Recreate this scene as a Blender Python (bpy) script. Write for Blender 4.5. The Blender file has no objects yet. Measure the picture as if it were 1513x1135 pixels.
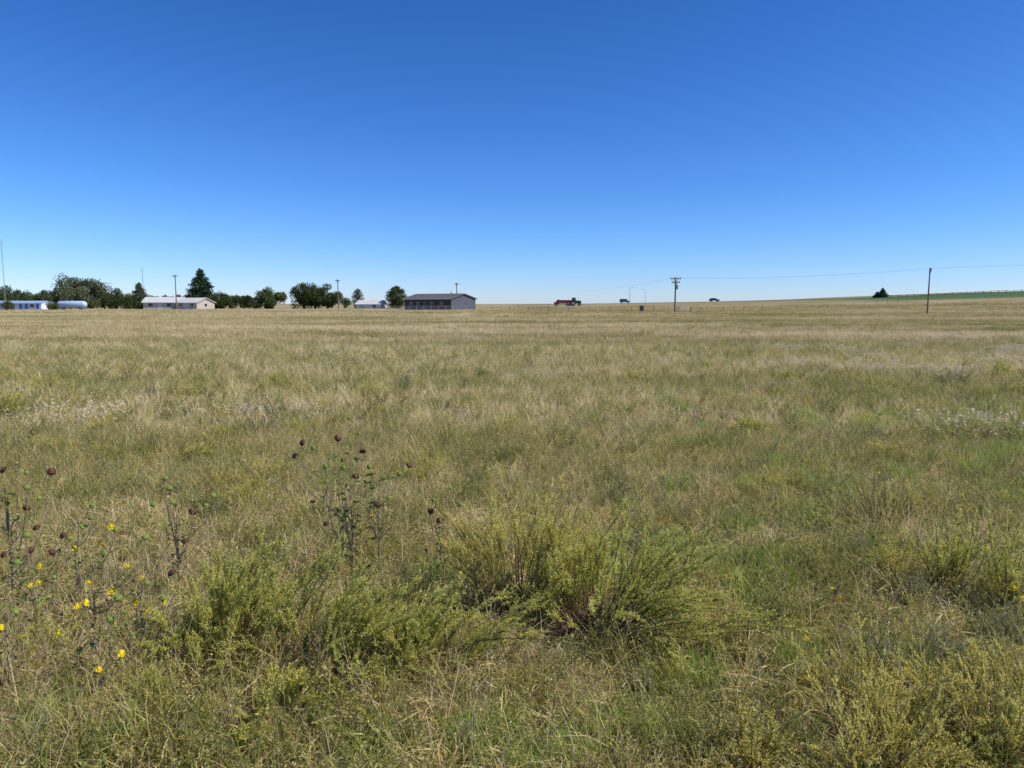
import bpy, math, numpy as np
from mathutils import Vector
rng = np.random.default_rng(11)
scene = bpy.context.scene
COL = scene.collection
TH = math.radians(6.19); CAMZ = 1.7; FPX = 1093.0

def wp(px, d, z=0.0):
    dep = d*math.cos(TH) + (CAMZ-z)*math.sin(TH)
    return (px-756.5)/FPX*dep, d

def sst(a, b, v):
    t = np.clip((v-a)/(b-a), 0, 1); return t*t*(3-2*t)

def H(x, y):
    x = np.asarray(x, float); y = np.asarray(y, float)
    r = np.interp(x, [-60, 0, 40, 80, 115, 150, 180, 210, 300, 700], [0, .9, 1.75, 2.4, 3.1, 4.0, 5.2, 6.7, 9.5, 14])
    h = r*sst(150, 320, y)*(1-.75*sst(345, 900, y))
    h = h + .035*np.sin(x*1.1+1.3)*np.sin(y*.83+.6)*sst(1, 3, y)
    h = h + .13*np.sin(x*.07+1)*np.sin(y*.11+.4)*sst(15, 40, y)*(1-sst(150, 220, y))
    return h
def Hf(x, y): return float(H(x, y))

# ---------------------------------------------------------------- geometry
class Geo:
    def __init__(s): s.V=[]; s.F=[]; s.n=0; s.R=[]; s.T=[]
    def add(s, V, F, rnd=0.5, tt=0.5, mat=0):
        V = np.asarray(V, float).reshape(-1, 3); F = np.asarray(F, int)
        s.V.append(V); s.F.append((F+s.n, mat)); s.n += len(V)
        s.R.append(np.broadcast_to(np.asarray(rnd, float), (len(V),)))
        s.T.append(np.broadcast_to(np.asarray(tt, float), (len(V),)))
    def box(s, c, size, mat=0, rz=0.0):
        c=np.array(c,float); h=np.array(size,float)/2
        V=np.array([[x,y,z] for x in(-1,1) for y in(-1,1) for z in(-1,1)])*h
        if rz:
            ca,sa=math.cos(rz),math.sin(rz); V=V@np.array([[ca,sa,0],[-sa,ca,0],[0,0,1]])
        F=[[0,1,3,2],[4,6,7,5],[0,4,5,1],[2,3,7,6],[0,2,6,4],[1,5,7,3]]
        s.add(V+c,F,mat=mat)
    def tube(s, P, rad, seg=8, mat=0, cap=True):
        P=np.asarray(P,float); rad=np.broadcast_to(np.asarray(rad,float),(len(P),))
        d=np.gradient(P,axis=0); d/=np.linalg.norm(d,axis=1)[:,None]+1e-9
        up=np.array([0,0,1.]) if abs(d[0][2])<.9 else np.array([1.,0,0])
        a=np.cross(d,up); a/=np.linalg.norm(a,axis=1)[:,None]+1e-9; b=np.cross(d,a)
        ang=np.arange(seg)*2*np.pi/seg
        V=P[:,None]+(a[:,None]*np.cos(ang)[None,:,None]+b[:,None]*np.sin(ang)[None,:,None])*rad[:,None,None]
        K=len(P); i=np.arange(K-1)[:,None]*seg; j=np.arange(seg)[None]; j2=(j+1)%seg
        F=np.stack([i+j,i+j2,i+seg+j2,i+seg+j],-1).reshape(-1,4)
        n0=s.n
        s.add(V.reshape(-1,3),F,mat=mat)
        if cap:
            s.F.append((np.array([np.arange(seg)[::-1]])+n0,mat)); s.F.append((np.array([np.arange(seg)])+n0+(K-1)*seg,mat))
    def prism(s, prof, axis, a, b, mat=0):
        n=len(prof); V=[]
        for t in (a,b):
            for p,z in prof: V.append([t,p,z] if axis==0 else [p,t,z])
        n0=s.n
        F=[[i,(i+1)%n,n+(i+1)%n,n+i] for i in range(n)]
        s.add(V,F,mat=mat)
        s.F.append((np.array([list(range(n))[::-1]])+n0,mat)); s.F.append((np.array([list(range(n,2*n))])+n0,mat))
    def ribbons(s, P, W, side, rnd, mat=0):
        N,K,_=P.shape
        L=P-side[:,None]*W[...,None]; R=P+side[:,None]*W[...,None]
        V=np.stack([L,R],2).reshape(-1,3)
        b=(np.arange(N)*K*2)[:,None]; k=np.arange(K-1)[None]*2
        F=np.stack([b+k,b+k+1,b+k+3,b+k+2],-1).reshape(-1,4)
        tt=np.broadcast_to(np.linspace(0,1,K)[None,:,None],(N,K,2)).reshape(-1)
        s.add(V,F,np.repeat(rnd,K*2),tt,mat)
    def tubes(s, P, rad, rnd, mat=0, seg=3):
        N,K,_=P.shape
        d=np.gradient(P,axis=1); d/=np.linalg.norm(d,axis=2,keepdims=True)+1e-9
        ref=np.array([.31,.77,.13]); a=np.cross(d,ref); a/=np.linalg.norm(a,axis=2,keepdims=True)+1e-9; b=np.cross(d,a)
        ang=np.arange(seg)*2*np.pi/seg
        V=P[:,:,None]+(a[:,:,None]*np.cos(ang)[:,None]+b[:,:,None]*np.sin(ang)[:,None])*rad[:,:,None,None]
        base=(np.arange(N)*K*seg)[:,None,None]; i=(np.arange(K-1)*seg)[None,:,None]; j=np.arange(seg)[None,None]; j2=(j+1)%seg
        F=np.stack([base+i+j,base+i+j2,base+i+seg+j2,base+i+seg+j],-1).reshape(-1,4)
        tt=np.broadcast_to(np.linspace(0,1,K)[None,:,None],(N,K,seg)).reshape(-1)
        s.add(V.reshape(-1,3),F,np.repeat(rnd,K*seg),tt,mat)
    def diamonds(s, c, d, ln, wd, rnd, tt=0.5, mat=0, bend=0.0):
        N=len(c); d=d/(np.linalg.norm(d,axis=1)[:,None]+1e-9)
        rv=rng.normal(size=(N,3)); sd=np.cross(d,rv); sd/=np.linalg.norm(sd,axis=1)[:,None]+1e-9
        nn=np.cross(sd,d)
        ln=np.broadcast_to(ln,(N,))[:,None]; wd=np.broadcast_to(wd,(N,))[:,None]
        V=np.stack([c, c+d*ln*.5+sd*wd*.5+nn*ln*bend, c+d*ln, c+d*ln*.5-sd*wd*.5+nn*ln*bend],1).reshape(-1,3)
        F=np.arange(N*4).reshape(-1,4)
        s.add(V,F,np.repeat(np.broadcast_to(rnd,(N,)),4),np.repeat(np.broadcast_to(tt,(N,)),4),mat)
    def mesh(s, name, mats, smooth=False):
        me=bpy.data.meshes.new(name)
        V=np.concatenate(s.V); me.vertices.add(len(V)); me.vertices.foreach_set('co',V.ravel())
        li=np.concatenate([f.ravel() for f,m in s.F]); tot=np.concatenate([np.full(len(f),f.shape[1]) for f,m in s.F])
        mi=np.concatenate([np.full(len(f),m) for f,m in s.F])
        me.loops.add(len(li)); me.loops.foreach_set('vertex_index',li.astype(np.int32))
        me.polygons.add(len(tot)); me.polygons.foreach_set('loop_start',(np.cumsum(tot)-tot).astype(np.int32))
        try: me.polygons.foreach_set('loop_total',tot.astype(np.int32))
        except Exception: pass
        me.update(calc_edges=True)
        me.polygons.foreach_set('material_index',mi.astype(np.int32))
        me.polygons.foreach_set('use_smooth',np.full(len(tot),smooth))
        for nm,arr in (('rnd',s.R),('tt',s.T)):
            at=me.attributes.new(nm,'FLOAT','POINT'); at.data.foreach_set('value',np.concatenate(arr).astype(np.float32))
        for m in mats: me.materials.append(m)
        me.update(); return me

def obj(name, me, parent=None, loc=None, rz=None, label=None, cat=None, group=None, kind=None, link=True):
    o=bpy.data.objects.new(name, me)
    if link: COL.objects.link(o)
    if parent: o.parent=parent
    if loc is not None: o.location=loc
    if rz is not None: o.rotation_euler[2]=rz
    if label: o['label']=label
    if cat: o['category']=cat
    if group: o['group']=group
    if kind: o['kind']=kind
    return o

# ---------------------------------------------------------------- materials
class NT:
    def __init__(s, name):
        s.m=bpy.data.materials.new(name); s.m.use_nodes=True; s.t=s.m.node_tree; s.t.nodes.clear()
        s.out=s.n('ShaderNodeOutputMaterial')
    def n(s, ty, **k):
        nd=s.t.nodes.new(ty)
        for a,b in k.items(): setattr(nd,a,b)
        return nd
    def l(s,a,b): s.t.links.new(a,b)
    def math(s,op,a,b=None,c=None,clamp=False):
        nd=s.n('ShaderNodeMath',operation=op); nd.use_clamp=clamp
        for i,v in enumerate((a,b,c)):
            if v is None: continue
            if isinstance(v,(int,float)): nd.inputs[i].default_value=v
            else: s.l(v,nd.inputs[i])
        return nd.outputs[0]
    def noise(s,vec,scale,detail=3,rough=.55):
        nd=s.n('ShaderNodeTexNoise'); nd.inputs['Scale'].default_value=scale; nd.inputs['Detail'].default_value=detail; nd.inputs['Roughness'].default_value=rough
        if vec is not None: s.l(vec,nd.inputs['Vector'])
        return nd.outputs['Fac']
    def vscale(s,vec,sc):
        nd=s.n('ShaderNodeVectorMath',operation='MULTIPLY'); s.l(vec,nd.inputs[0]); nd.inputs[1].default_value=sc; return nd.outputs[0]
    def ramp(s,f,stops):
        nd=s.n('ShaderNodeValToRGB'); cr=nd.color_ramp
        while len(cr.elements)<len(stops): cr.elements.new(.5)
        for e,(p,c) in zip(cr.elements,stops): e.position=p; e.color=(*c,1)
        s.l(f,nd.inputs[0]); return nd.outputs[0]
    def mix(s,f,a,b,bt='MIX'):
        nd=s.n('ShaderNodeMix',data_type='RGBA',blend_type=bt)
        for sock,v in ((nd.inputs[0],f),(nd.inputs[6],a),(nd.inputs[7],b)):
            if isinstance(v,(int,float)): sock.default_value=v
            elif isinstance(v,tuple): sock.default_value=(*v,1)
            else: s.l(v,sock)
        return nd.outputs[2]
    def attr(s,name): nd=s.n('ShaderNodeAttribute'); nd.attribute_name=name; return nd.outputs['Fac']
    def pos(s): return s.n('ShaderNodeNewGeometry').outputs['Position']
    def bsdf(s,col,rough=.7,trans=0,spec=.3,metal=0,bump=None):
        if trans:
            b=s.n('ShaderNodeBsdfDiffuse')
            t=s.n('ShaderNodeBsdfTranslucent')
            if isinstance(col,tuple): t.inputs[0].default_value=(*col,1); b.inputs[0].default_value=(*col,1)
            else: s.l(col,t.inputs[0]); s.l(col,b.inputs[0])
            mx=s.n('ShaderNodeMixShader'); mx.inputs[0].default_value=trans; s.l(b.outputs[0],mx.inputs[1]); s.l(t.outputs[0],mx.inputs[2]); s.l(mx.outputs[0],s.out.inputs[0])
            return s.m
        b=s.n('ShaderNodeBsdfPrincipled'); b.inputs['Roughness'].default_value=rough; b.inputs['Specular IOR Level'].default_value=spec; b.inputs['Metallic'].default_value=metal
        if isinstance(col,tuple): b.inputs['Base Color'].default_value=(*col,1)
        else: s.l(col,b.inputs['Base Color'])
        if bump is not None:
            bn=s.n('ShaderNodeBump'); bn.inputs['Strength'].default_value=.4; bn.inputs['Distance'].default_value=.05; s.l(bump,bn.inputs['Height']); s.l(bn.outputs[0],b.inputs['Normal'])
        s.l(b.outputs[0],s.out.inputs[0])
        return s.m

def plain(name,col,rough=.6,spec=.4,metal=0,var=.25,scale=3.0):
    m=NT(name); tc=m.n('ShaderNodeTexCoord').outputs['Object']
    f=m.noise(tc,scale,4); c=m.ramp(f,[(.3,tuple(c*(1-var) for c in col)),(.7,tuple(min(1,c*(1+var)) for c in col))])
    return m.bsdf(c,rough,spec=spec,metal=metal)

def meadow_factor(m, base):
    """vegetation variation over the land from world position"""
    p=m.pos(); sx=m.n('ShaderNodeSeparateXYZ'); m.l(p,sx.inputs[0])
    nA=m.noise(m.vscale(p,(.04,.14,0)),1.0,4,.62)
    nB=m.noise(m.vscale(p,(.5,.65,0)),1.0,2,.6)
    nC=m.noise(m.vscale(p,(.008,.035,0)),1.0,3,.6)
    yb=m.n('ShaderNodeMapRange'); yb.inputs[1].default_value=3; yb.inputs[2].default_value=22; yb.inputs[3].default_value=.0; yb.inputs[4].default_value=.17; m.l(sx.outputs[1],yb.inputs[0])
    xb=m.n('ShaderNodeMapRange'); xb.inputs[1].default_value=-3; xb.inputs[2].default_value=5; xb.inputs[3].default_value=.09; xb.inputs[4].default_value=-.06; m.l(sx.outputs[0],xb.inputs[0])
    f=m.math('MULTIPLY_ADD',m.math('SUBTRACT',nA,.5),1.5,base)
    f=m.math('MULTIPLY_ADD',m.math('SUBTRACT',nB,.5),.9,f)
    f=m.math('MULTIPLY_ADD',m.math('SUBTRACT',nC,.5),1.2,f)
    f=m.math('ADD',f,yb.outputs[0]); f=m.math('ADD',f,xb.outputs[0])
    return f,p

GR=[(0,(.17,.21,.035)),(.2,(.28,.295,.065)),(.4,(.46,.40,.125)),(.6,(.66,.53,.225)),(.82,(.82,.68,.35)),(1,(.92,.80,.50))]
GF=[(0,(.14,.165,.04)),(.2,(.23,.235,.07)),(.4,(.38,.32,.12)),(.6,(.52,.42,.19)),(.82,(.66,.54,.28)),(1,(.80,.68,.42))]
def grass_mat(name,base,k=.75,trans=.4,R=GR):
    m=NT(name); f,p=meadow_factor(m,base)
    r=m.attr('rnd'); f=m.math('MULTIPLY_ADD',m.math('SUBTRACT',r,.5),k,f,)
    f=m.math('ADD',f,0,clamp=True)
    return m.bsdf(m.ramp(f,R),.65,trans,spec=.25)
M_grass=grass_mat('prairie_grass_blades',.53,1.0)
M_far=grass_mat('far_grass_blades',.50,.75,R=GF)
def leafmat(name,stops,trans=.35,rough=.6,usett=0.0):
    m=NT(name); r=m.attr('rnd')
    if usett: r=m.math('MULTIPLY_ADD',m.attr('tt'),usett,m.math('MULTIPLY',r,1-usett))
    return m.bsdf(m.ramp(r,stops),rough,trans,spec=.3)
M_forb=leafmat('forb_leaf',[(0,(.17,.22,.055)),(.5,(.36,.38,.11)),(.85,(.54,.51,.18)),(1,(.64,.55,.25))],trans=.45)
M_seed=leafmat('seed_head',[(0,(.38,.28,.15)),(.5,(.58,.46,.27)),(1,(.74,.64,.43))])
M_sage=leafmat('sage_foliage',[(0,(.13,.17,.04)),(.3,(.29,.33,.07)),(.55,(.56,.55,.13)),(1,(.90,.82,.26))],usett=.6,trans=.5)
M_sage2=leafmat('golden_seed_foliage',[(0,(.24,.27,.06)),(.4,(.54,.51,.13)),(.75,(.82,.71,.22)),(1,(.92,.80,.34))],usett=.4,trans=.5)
M_greysage=leafmat('grey_green_foliage_leaf',[(0,(.17,.20,.09)),(.5,(.36,.37,.19)),(1,(.56,.53,.32))],trans=.4)
M_stem=leafmat('woody_stem',[(0,(.09,.045,.032)),(.5,(.18,.10,.065)),(1,(.36,.26,.16))],trans=0)
M_twig=leafmat('dry_twig',[(0,(.24,.16,.1)),(.5,(.42,.33,.21)),(1,(.58,.48,.33))],trans=.1)
M_green=leafmat('bright_grass',[(0,(.15,.28,.035)),(.5,(.34,.48,.09)),(1,(.56,.62,.18))],trans=.45)
M_sfl=leafmat('sunflower_leaf',[(0,(.10,.14,.045)),(.6,(.22,.26,.075)),(1,(.38,.36,.14))],trans=.35)
M_sfst=leafmat('sunflower_stem',[(0,(.26,.17,.10)),(.5,(.34,.25,.14)),(1,(.42,.38,.2))],trans=0)
M_disk=leafmat('seed_disk',[(0,(.03,.016,.012)),(1,(.15,.05,.03))],trans=0)
M_petal=leafmat('yellow_petal',[(0,(.88,.66,.015)),(1,(.96,.82,.05))],trans=.3)
M_bract=leafmat('green_bract',[(0,(.14,.21,.045)),(1,(.38,.43,.12))],trans=.2)
M_white=leafmat('white_blossom',[(0,(.6,.58,.5)),(1,(.85,.85,.8))],trans=.3)

# ground
def ground_mat():
    m=NT('prairie_soil_and_turf'); f,p=meadow_factor(m,.50)
    fine=m.noise(m.vscale(p,(1,1,1)),9,5,.7); f2=m.math('MULTIPLY_ADD',m.math('SUBTRACT',fine,.5),.7,f)
    strk=m.noise(m.vscale(p,(.02,.16,0)),1.0,5,.65); f2=m.math('MULTIPLY_ADD',m.math('SUBTRACT',strk,.5),.6,f2,clamp=True)
    c=m.ramp(f2,[(0,(.10,.12,.035)),(.3,(.16,.155,.05)),(.5,(.245,.20,.09)),(.7,(.32,.25,.125)),(1,(.42,.34,.19))])
    soil=m.ramp(fine,[(.3,(.10,.085,.05)),(.7,(.24,.20,.115))])
    sx=m.n('ShaderNodeSeparateXYZ'); m.l(p,sx.inputs[0])
    yb=m.n('ShaderNodeMapRange'); yb.inputs[1].default_value=6; yb.inputs[2].default_value=60; m.l(sx.outputs[1],yb.inputs[0])
    c=m.mix(yb.outputs[0],soil,c)
    g=m.attr('green'); vg=m.ramp(strk,[(.3,(.045,.095,.03)),(.7,(.10,.15,.05))])
    c=m.mix(g,c,vg)
    return m.bsdf(c,.9,spec=.1,bump=fine)
ys=np.concatenate([np.arange(-12,0,1.),np.arange(0,14,.4),np.arange(14,60,1.5),np.arange(60,420,5),np.geomspace(420,9000,26)])
xp=np.concatenate([np.arange(0,10,.5),np.arange(10,60,3),np.arange(60,360,7.5),np.geomspace(360,8000,18)])
xs=np.concatenate([-xp[:0:-1],xp])
X,Y=np.meshgrid(xs,ys); Z=H(X,Y)
nx,ny=len(xs),len(ys); idx=np.arange(nx*ny).reshape(ny,nx)
g=Geo(); g.add(np.stack([X,Y,Z],-1).reshape(-1,3),np.stack([idx[:-1,:-1],idx[:-1,1:],idx[1:,1:],idx[1:,:-1]],-1).reshape(-1,4))
me=g.mesh('ground',[ground_mat()],True)
gr=(sst(255,280,Y)*(1-sst(330,345,Y))*sst(105,150,X)).ravel()
gr=np.maximum(gr,(.8*sst(296,306,Y)*(1-sst(318,330,Y))*sst(10,30,X)).ravel())
at=me.attributes.new('green','FLOAT','POINT'); at.data.foreach_set('value',gr.astype(np.float32))
obj('ground',me,kind='structure')

# highway along the rise
M_asph=plain('asphalt',(.055,.055,.058),.85,.2,var=.2,scale=.5)
xr=np.arange(0,420,6.); yr0=324+0*xr
g=Geo(); V=[]
for x_,y_ in zip(xr,yr0):
    for dy in (0,9): V.append([x_,y_+dy,Hf(x_,y_+dy)+.12])
n=len(xr); g.add(V,[[2*i,2*i+2,2*i+3,2*i+1] for i in range(n-1)])
obj('road',g.mesh('road',[M_asph]),kind='structure')
M_paint=plain('road_paint',(.7,.7,.68),.6,var=.1)
g=Geo(); V=[]
for x_,y_ in zip(xr,yr0):
    for dy in (.5,.65): V.append([x_,y_+dy,Hf(x_,y_+dy)+.127])
g.add(V,[[2*i,2*i+2,2*i+3,2*i+1] for i in range(n-1)])
obj('road_edge_line',g.mesh('road_edge_line',[M_paint]),kind='structure')

# ---------------------------------------------------------------- grass patches
def blades(g,n,R,h0,h1,w,lean,mat=0,K=4,clump=0,rbias=0.0):
    r=R*np.sqrt(rng.random(n)); a=rng.random(n)*2*np.pi
    bx,by=r*np.cos(a),r*np.sin(a); hs=1
    if clump:
        nc=max(3,n//clump); cx=R*np.sqrt(rng.random(nc)); ca=rng.random(nc)*2*np.pi
        ci=rng.integers(0,nc,n); sc=R*.05+.015
        bx=cx[ci]*np.cos(ca[ci])+rng.normal(size=n)*sc; by=cx[ci]*np.sin(ca[ci])+rng.normal(size=n)*sc
        rn=np.clip(rng.random(nc)[ci]*.7+rng.random(n)*.3+rbias,0,1); hs=(.45+.95*rng.random(nc))[ci]
    else: rn=np.clip(rng.random(n)+rbias,0,1)
    h=(h0+(h1-h0)*rng.random(n)**1.4)*hs
    ph=rng.random(n)*2*np.pi; ln=lean*rng.random(n)**.8*1.2
    t=np.linspace(0,1,K)[None]
    off=h[:,None]*ln[:,None]*t**1.8
    off2=h[:,None]*.10*rng.normal(size=(n,1))*np.sin(t*3)
    P=np.stack([bx[:,None]+np.cos(ph)[:,None]*off-np.sin(ph)[:,None]*off2+.12*off.mean(),by[:,None]+np.sin(ph)[:,None]*off+np.cos(ph)[:,None]*off2,
                h[:,None]*(t-.35*ln[:,None]*t**2)-.01],-1)
    sa=rng.random(n)*np.pi*2; side=np.stack([np.cos(sa),np.sin(sa),0*sa],-1)
    W=(w*(.5+rng.random(n)))[:,None]*.5*(1-.92*t**1.6)
    g.ribbons(P,W,side,rn,mat); return P,rn
def litter(g,n,R,mat=0):
    r=R*np.sqrt(rng.random(n)); a=rng.random(n)*6.283; ph=rng.random(n)*6.283; L=.05+.14*rng.random(n); zz=.005+.06*rng.random(n)
    t=np.linspace(-.5,.5,3)[None]; sl=rng.normal(size=n)*.35
    P=np.stack([(r*np.cos(a))[:,None]+np.cos(ph)[:,None]*L[:,None]*t,(r*np.sin(a))[:,None]+np.sin(ph)[:,None]*L[:,None]*t,np.maximum(.004,zz[:,None]+sl[:,None]*L[:,None]*t+.015*(1-4*t*t))],-1)
    sd=np.stack([-np.sin(ph),np.cos(ph),rng.normal(size=n)*.6],-1)
    g.ribbons(P,np.full((n,3),.0018)*np.array([.6,1,.4]),sd,np.clip(.35+.65*rng.random(n),0,1),mat)
def seedheads(g,P,rn,k,ln,wd,mat,span=.35):
    N=len(P); tip=P[:,-1]; pre=P[:,-2]; d=tip-pre
    for i in range(k):
        u=rng.random(N)[:,None]*span
        c=tip-d*u*1.2
        dd=d/(np.linalg.norm(d,axis=1)[:,None]+1e-9)+rng.normal(size=(N,3))*.55
        g.diamonds(c,dd,ln*(.6+.8*rng.random(N)),wd,rng.random(N)*.6+.2,mat=mat)
def forb(g,n,R,h0,h1,nl,ll,lw,lean=.45,mat=1,stmat=0,cl=0):
    r=R*np.sqrt(rng.random(n)); a=rng.random(n)*2*np.pi; b=np.stack([r*np.cos(a),r*np.sin(a),0*r],-1)
    h=h0+(h1-h0)*rng.random(n); ph=rng.random(n)*2*np.pi; le=lean*rng.random(n)
    rb=rng.random(n)
    if cl:
        nc=max(2,n//cl); ci=rng.integers(0,nc,n); b=b[ci]; rb=rb[ci]*.7+rb*.3; h*=(.5+.8*rng.random(nc))[ci]; le=le+.35
        b=b+np.stack([np.cos(ph)*.02,np.sin(ph)*.02,0*ph],-1)
    t=np.linspace(0,1,4)[None,:,None]
    dirv=np.stack([np.cos(ph)*le,np.sin(ph)*le,0*ph],-1)
    P=b[:,None]+np.array([0,0,1.])*(h[:,None,None]*t)+dirv[:,None]*h[:,None,None]*t**1.5
    g.tubes(P,np.full((n,4),.0012)*np.array([1.4,1.1,.9,.5]),rng.random(n),mat=stmat)
    for i in range(nl):
        u=.15+.85*rng.random(n); c=b+np.array([0,0,1.])*(h*u)[:,None]+dirv*(h*u**1.5)[:,None]
        dd=rng.normal(size=(n,3)); dd[:,2]=np.abs(dd[:,2])*.6+.35
        g.diamonds(c,dd,ll*(.5+rng.random(n)),lw*(.6+.8*rng.random(n)),np.clip(rb*.6+.4*rng.random(n),0,1),u,mat,bend=.08)

MATS=[M_grass,M_forb,M_seed,M_stem,M_twig,M_sage2,M_greysage,M_white]
def near_patch(i):
    g=Geo(); R=.62
    blades(g,560,R,.04,.16,.0048,1.3,0,4,clump=10)
    blades(g,360,R,.10,.30,.004,.9,0,4,clump=15,rbias=-.03)
    if i%3==0:
        P,rn=blades(g,30,R,.24,.40,.0024,.4,0,5,rbias=.2); seedheads(g,P,rn,7,.012,.003,2)
    litter(g,330,R)
    forb(g,36+16*(i%3),R,.06,.26,32,.014,.0055,mat=1,stmat=3,cl=6)
    if i%2: forb(g,14,R,.05,.18,14,.03,.012,mat=1,stmat=3)
    if i%4<2: forb(g,24,R,.14,.34,50,.009,.0055,mat=5,stmat=3,cl=8)
    if i%5==2: forb(g,24,R,.10,.28,36,.014,.005,mat=6,stmat=3,cl=8)
    if i%6==3: forb(g,5,R,.12,.25,7,.011,.009,mat=7,stmat=3)
    blades(g,36,R,.15,.34,.003,.7,4,4,rbias=.1)
    return g.mesh('grass_patch',MATS)
def mid_patch(i):
    g=Geo(); R=1.25
    blades(g,1250,R,.04,.18,.0085,1.3,0,3,clump=12)
    blades(g,620,R,.10,.30,.0065,.8,0,3,clump=18)
    if i%3==0:
        P,rn=blades(g,90,R,.22,.38,.0045,.4,0,4,rbias=.2); seedheads(g,P,rn,4,.022,.006,2)
    forb(g,40+34*(i%3),R,.08,.28,20,.024,.010,mat=1,stmat=3,cl=9)
    if i%2: forb(g,40,R,.12,.34,22,.018,.010,mat=5,stmat=3,cl=9)
    if i%4==1: forb(g,34,R,.12,.32,22,.022,.009,mat=6,stmat=3,cl=10)
    return g.mesh('grass_patch',MATS)
def far_patch(i,R,w,n,h):
    g=Geo(); blades(g,n,R,h*.3,h,w,.9,0,3,clump=14); 
    return g.mesh('grass_patch',[M_far])
def variants(nm,mes):
    c=bpy.data.collections.new(nm)
    for i,me in enumerate(mes):
        o=bpy.data.objects.new('%s_%02d'%(nm,i),me); c.objects.link(o)
    return c
def scatter(name,pts,scl,nvar,coll,label=None):
    me=bpy.data.meshes.new(name); me.vertices.add(len(pts)); me.vertices.foreach_set('co',np.asarray(pts).ravel())
    N=len(pts)
    for nm,ty,a in (('rot','FLOAT',rng.random(N)*6.283),('scl','FLOAT',scl),('vid','INT',rng.integers(0,nvar,N))):
        at=me.attributes.new(nm,ty,'POINT'); at.data.foreach_set('value',np.asarray(a).astype(np.int32 if ty=='INT' else np.float32))
    me.update()
    o=obj(name,me,kind='stuff',label=label)
    ng=bpy.data.node_groups.new(name,'GeometryNodeTree')
    ng.interface.new_socket('Geometry',in_out='INPUT',socket_type='NodeSocketGeometry'); ng.interface.new_socket('Geometry',in_out='OUTPUT',socket_type='NodeSocketGeometry')
    N_=ng.nodes.new; L=ng.links.new
    gi=N_('NodeGroupInput'); go=N_('NodeGroupOutput'); ip=N_('GeometryNodeInstanceOnPoints'); ci=N_('GeometryNodeCollectionInfo')
    ci.inputs[0].default_value=coll; ci.inputs[1].default_value=True; ci.inputs[2].default_value=True
    ip.inputs['Pick Instance'].default_value=True
    def na(nm,ty):
        a=N_('GeometryNodeInputNamedAttribute'); a.data_type=ty; a.inputs[0].default_value=nm; return a.outputs[0]
    cx=N_('ShaderNodeCombineXYZ'); L(na('rot','FLOAT'),cx.inputs[2]); L(cx.outputs[0],ip.inputs['Rotation'])
    L(na('vid','INT'),ip.inputs['Instance Index'])
    c2=N_('ShaderNodeCombineXYZ'); s_=na('scl','FLOAT')
    for k in range(3): L(s_,c2.inputs[k])
    L(c2.outputs[0],ip.inputs['Scale'])
    L(gi.outputs[0],ip.inputs['Points']); L(ci.outputs[0],ip.inputs['Instance']); L(ip.outputs[0],go.inputs[0])
    md=o.modifiers.new('scatter','NODES'); md.node_group=ng
    return o
def wedge(y0,y1,sp,mx,slope=.76):
    yy=np.arange(y0,y1,sp); P=[]
    for y in yy:
        w=abs(y)*slope+mx; xx=np.arange(-w,w,sp); P.append(np.stack([xx+rng.normal(size=len(xx))*sp*.25,np.full(len(xx),y)+rng.normal(size=len(xx))*sp*.25],-1))
    P=np.concatenate(P); return np.column_stack([P,H(P[:,0],P[:,1])])
def sizes(p,f):
    n=np.sin(p[:,0]*f+.7*np.sin(p[:,1]*f*1.3))*np.sin(p[:,1]*f*1.7+1.1*np.sin(p[:,0]*f*.8))
    return .85+.2*n+.3*rng.random(len(p))
SH=[(490,3.3,.42),(640,3.3,.3),(360,3.5,.25),(890,3.65,.42),(765,3.9,.25),(1280,2.5,.25)]
nv=12
cn=variants('near_tuft',[near_patch(i) for i in range(nv)])
p=wedge(1.6,9.5,.52,1.6)
for px,d,r in SH:
    x,y=wp(px,d); p=p[np.hypot(p[:,0]-x,p[:,1]-y)>r]
scatter('near_grass',p,sizes(p,1.3)*.92,nv,cn)
cm=variants('mid_tuft',[mid_patch(i) for i in range(9)])
p=wedge(9,32,1.2,3); scatter('meadow_grass',p,sizes(p,.6),9,cm)
cf=variants('field_tuft',[far_patch(i,2.6,.02,2500,.30) for i in range(5)])
p=wedge(31,95,2.8,4); scatter('field_grass',p,sizes(p,.25),5,cf)
cf2=variants('distant_tuft',[far_patch(i,5.5,.05,2200,.30) for i in range(4)])
p=wedge(94,235,7,8,.8); scatter('distant_grass',p,sizes(p,.1),4,cf2)

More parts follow.
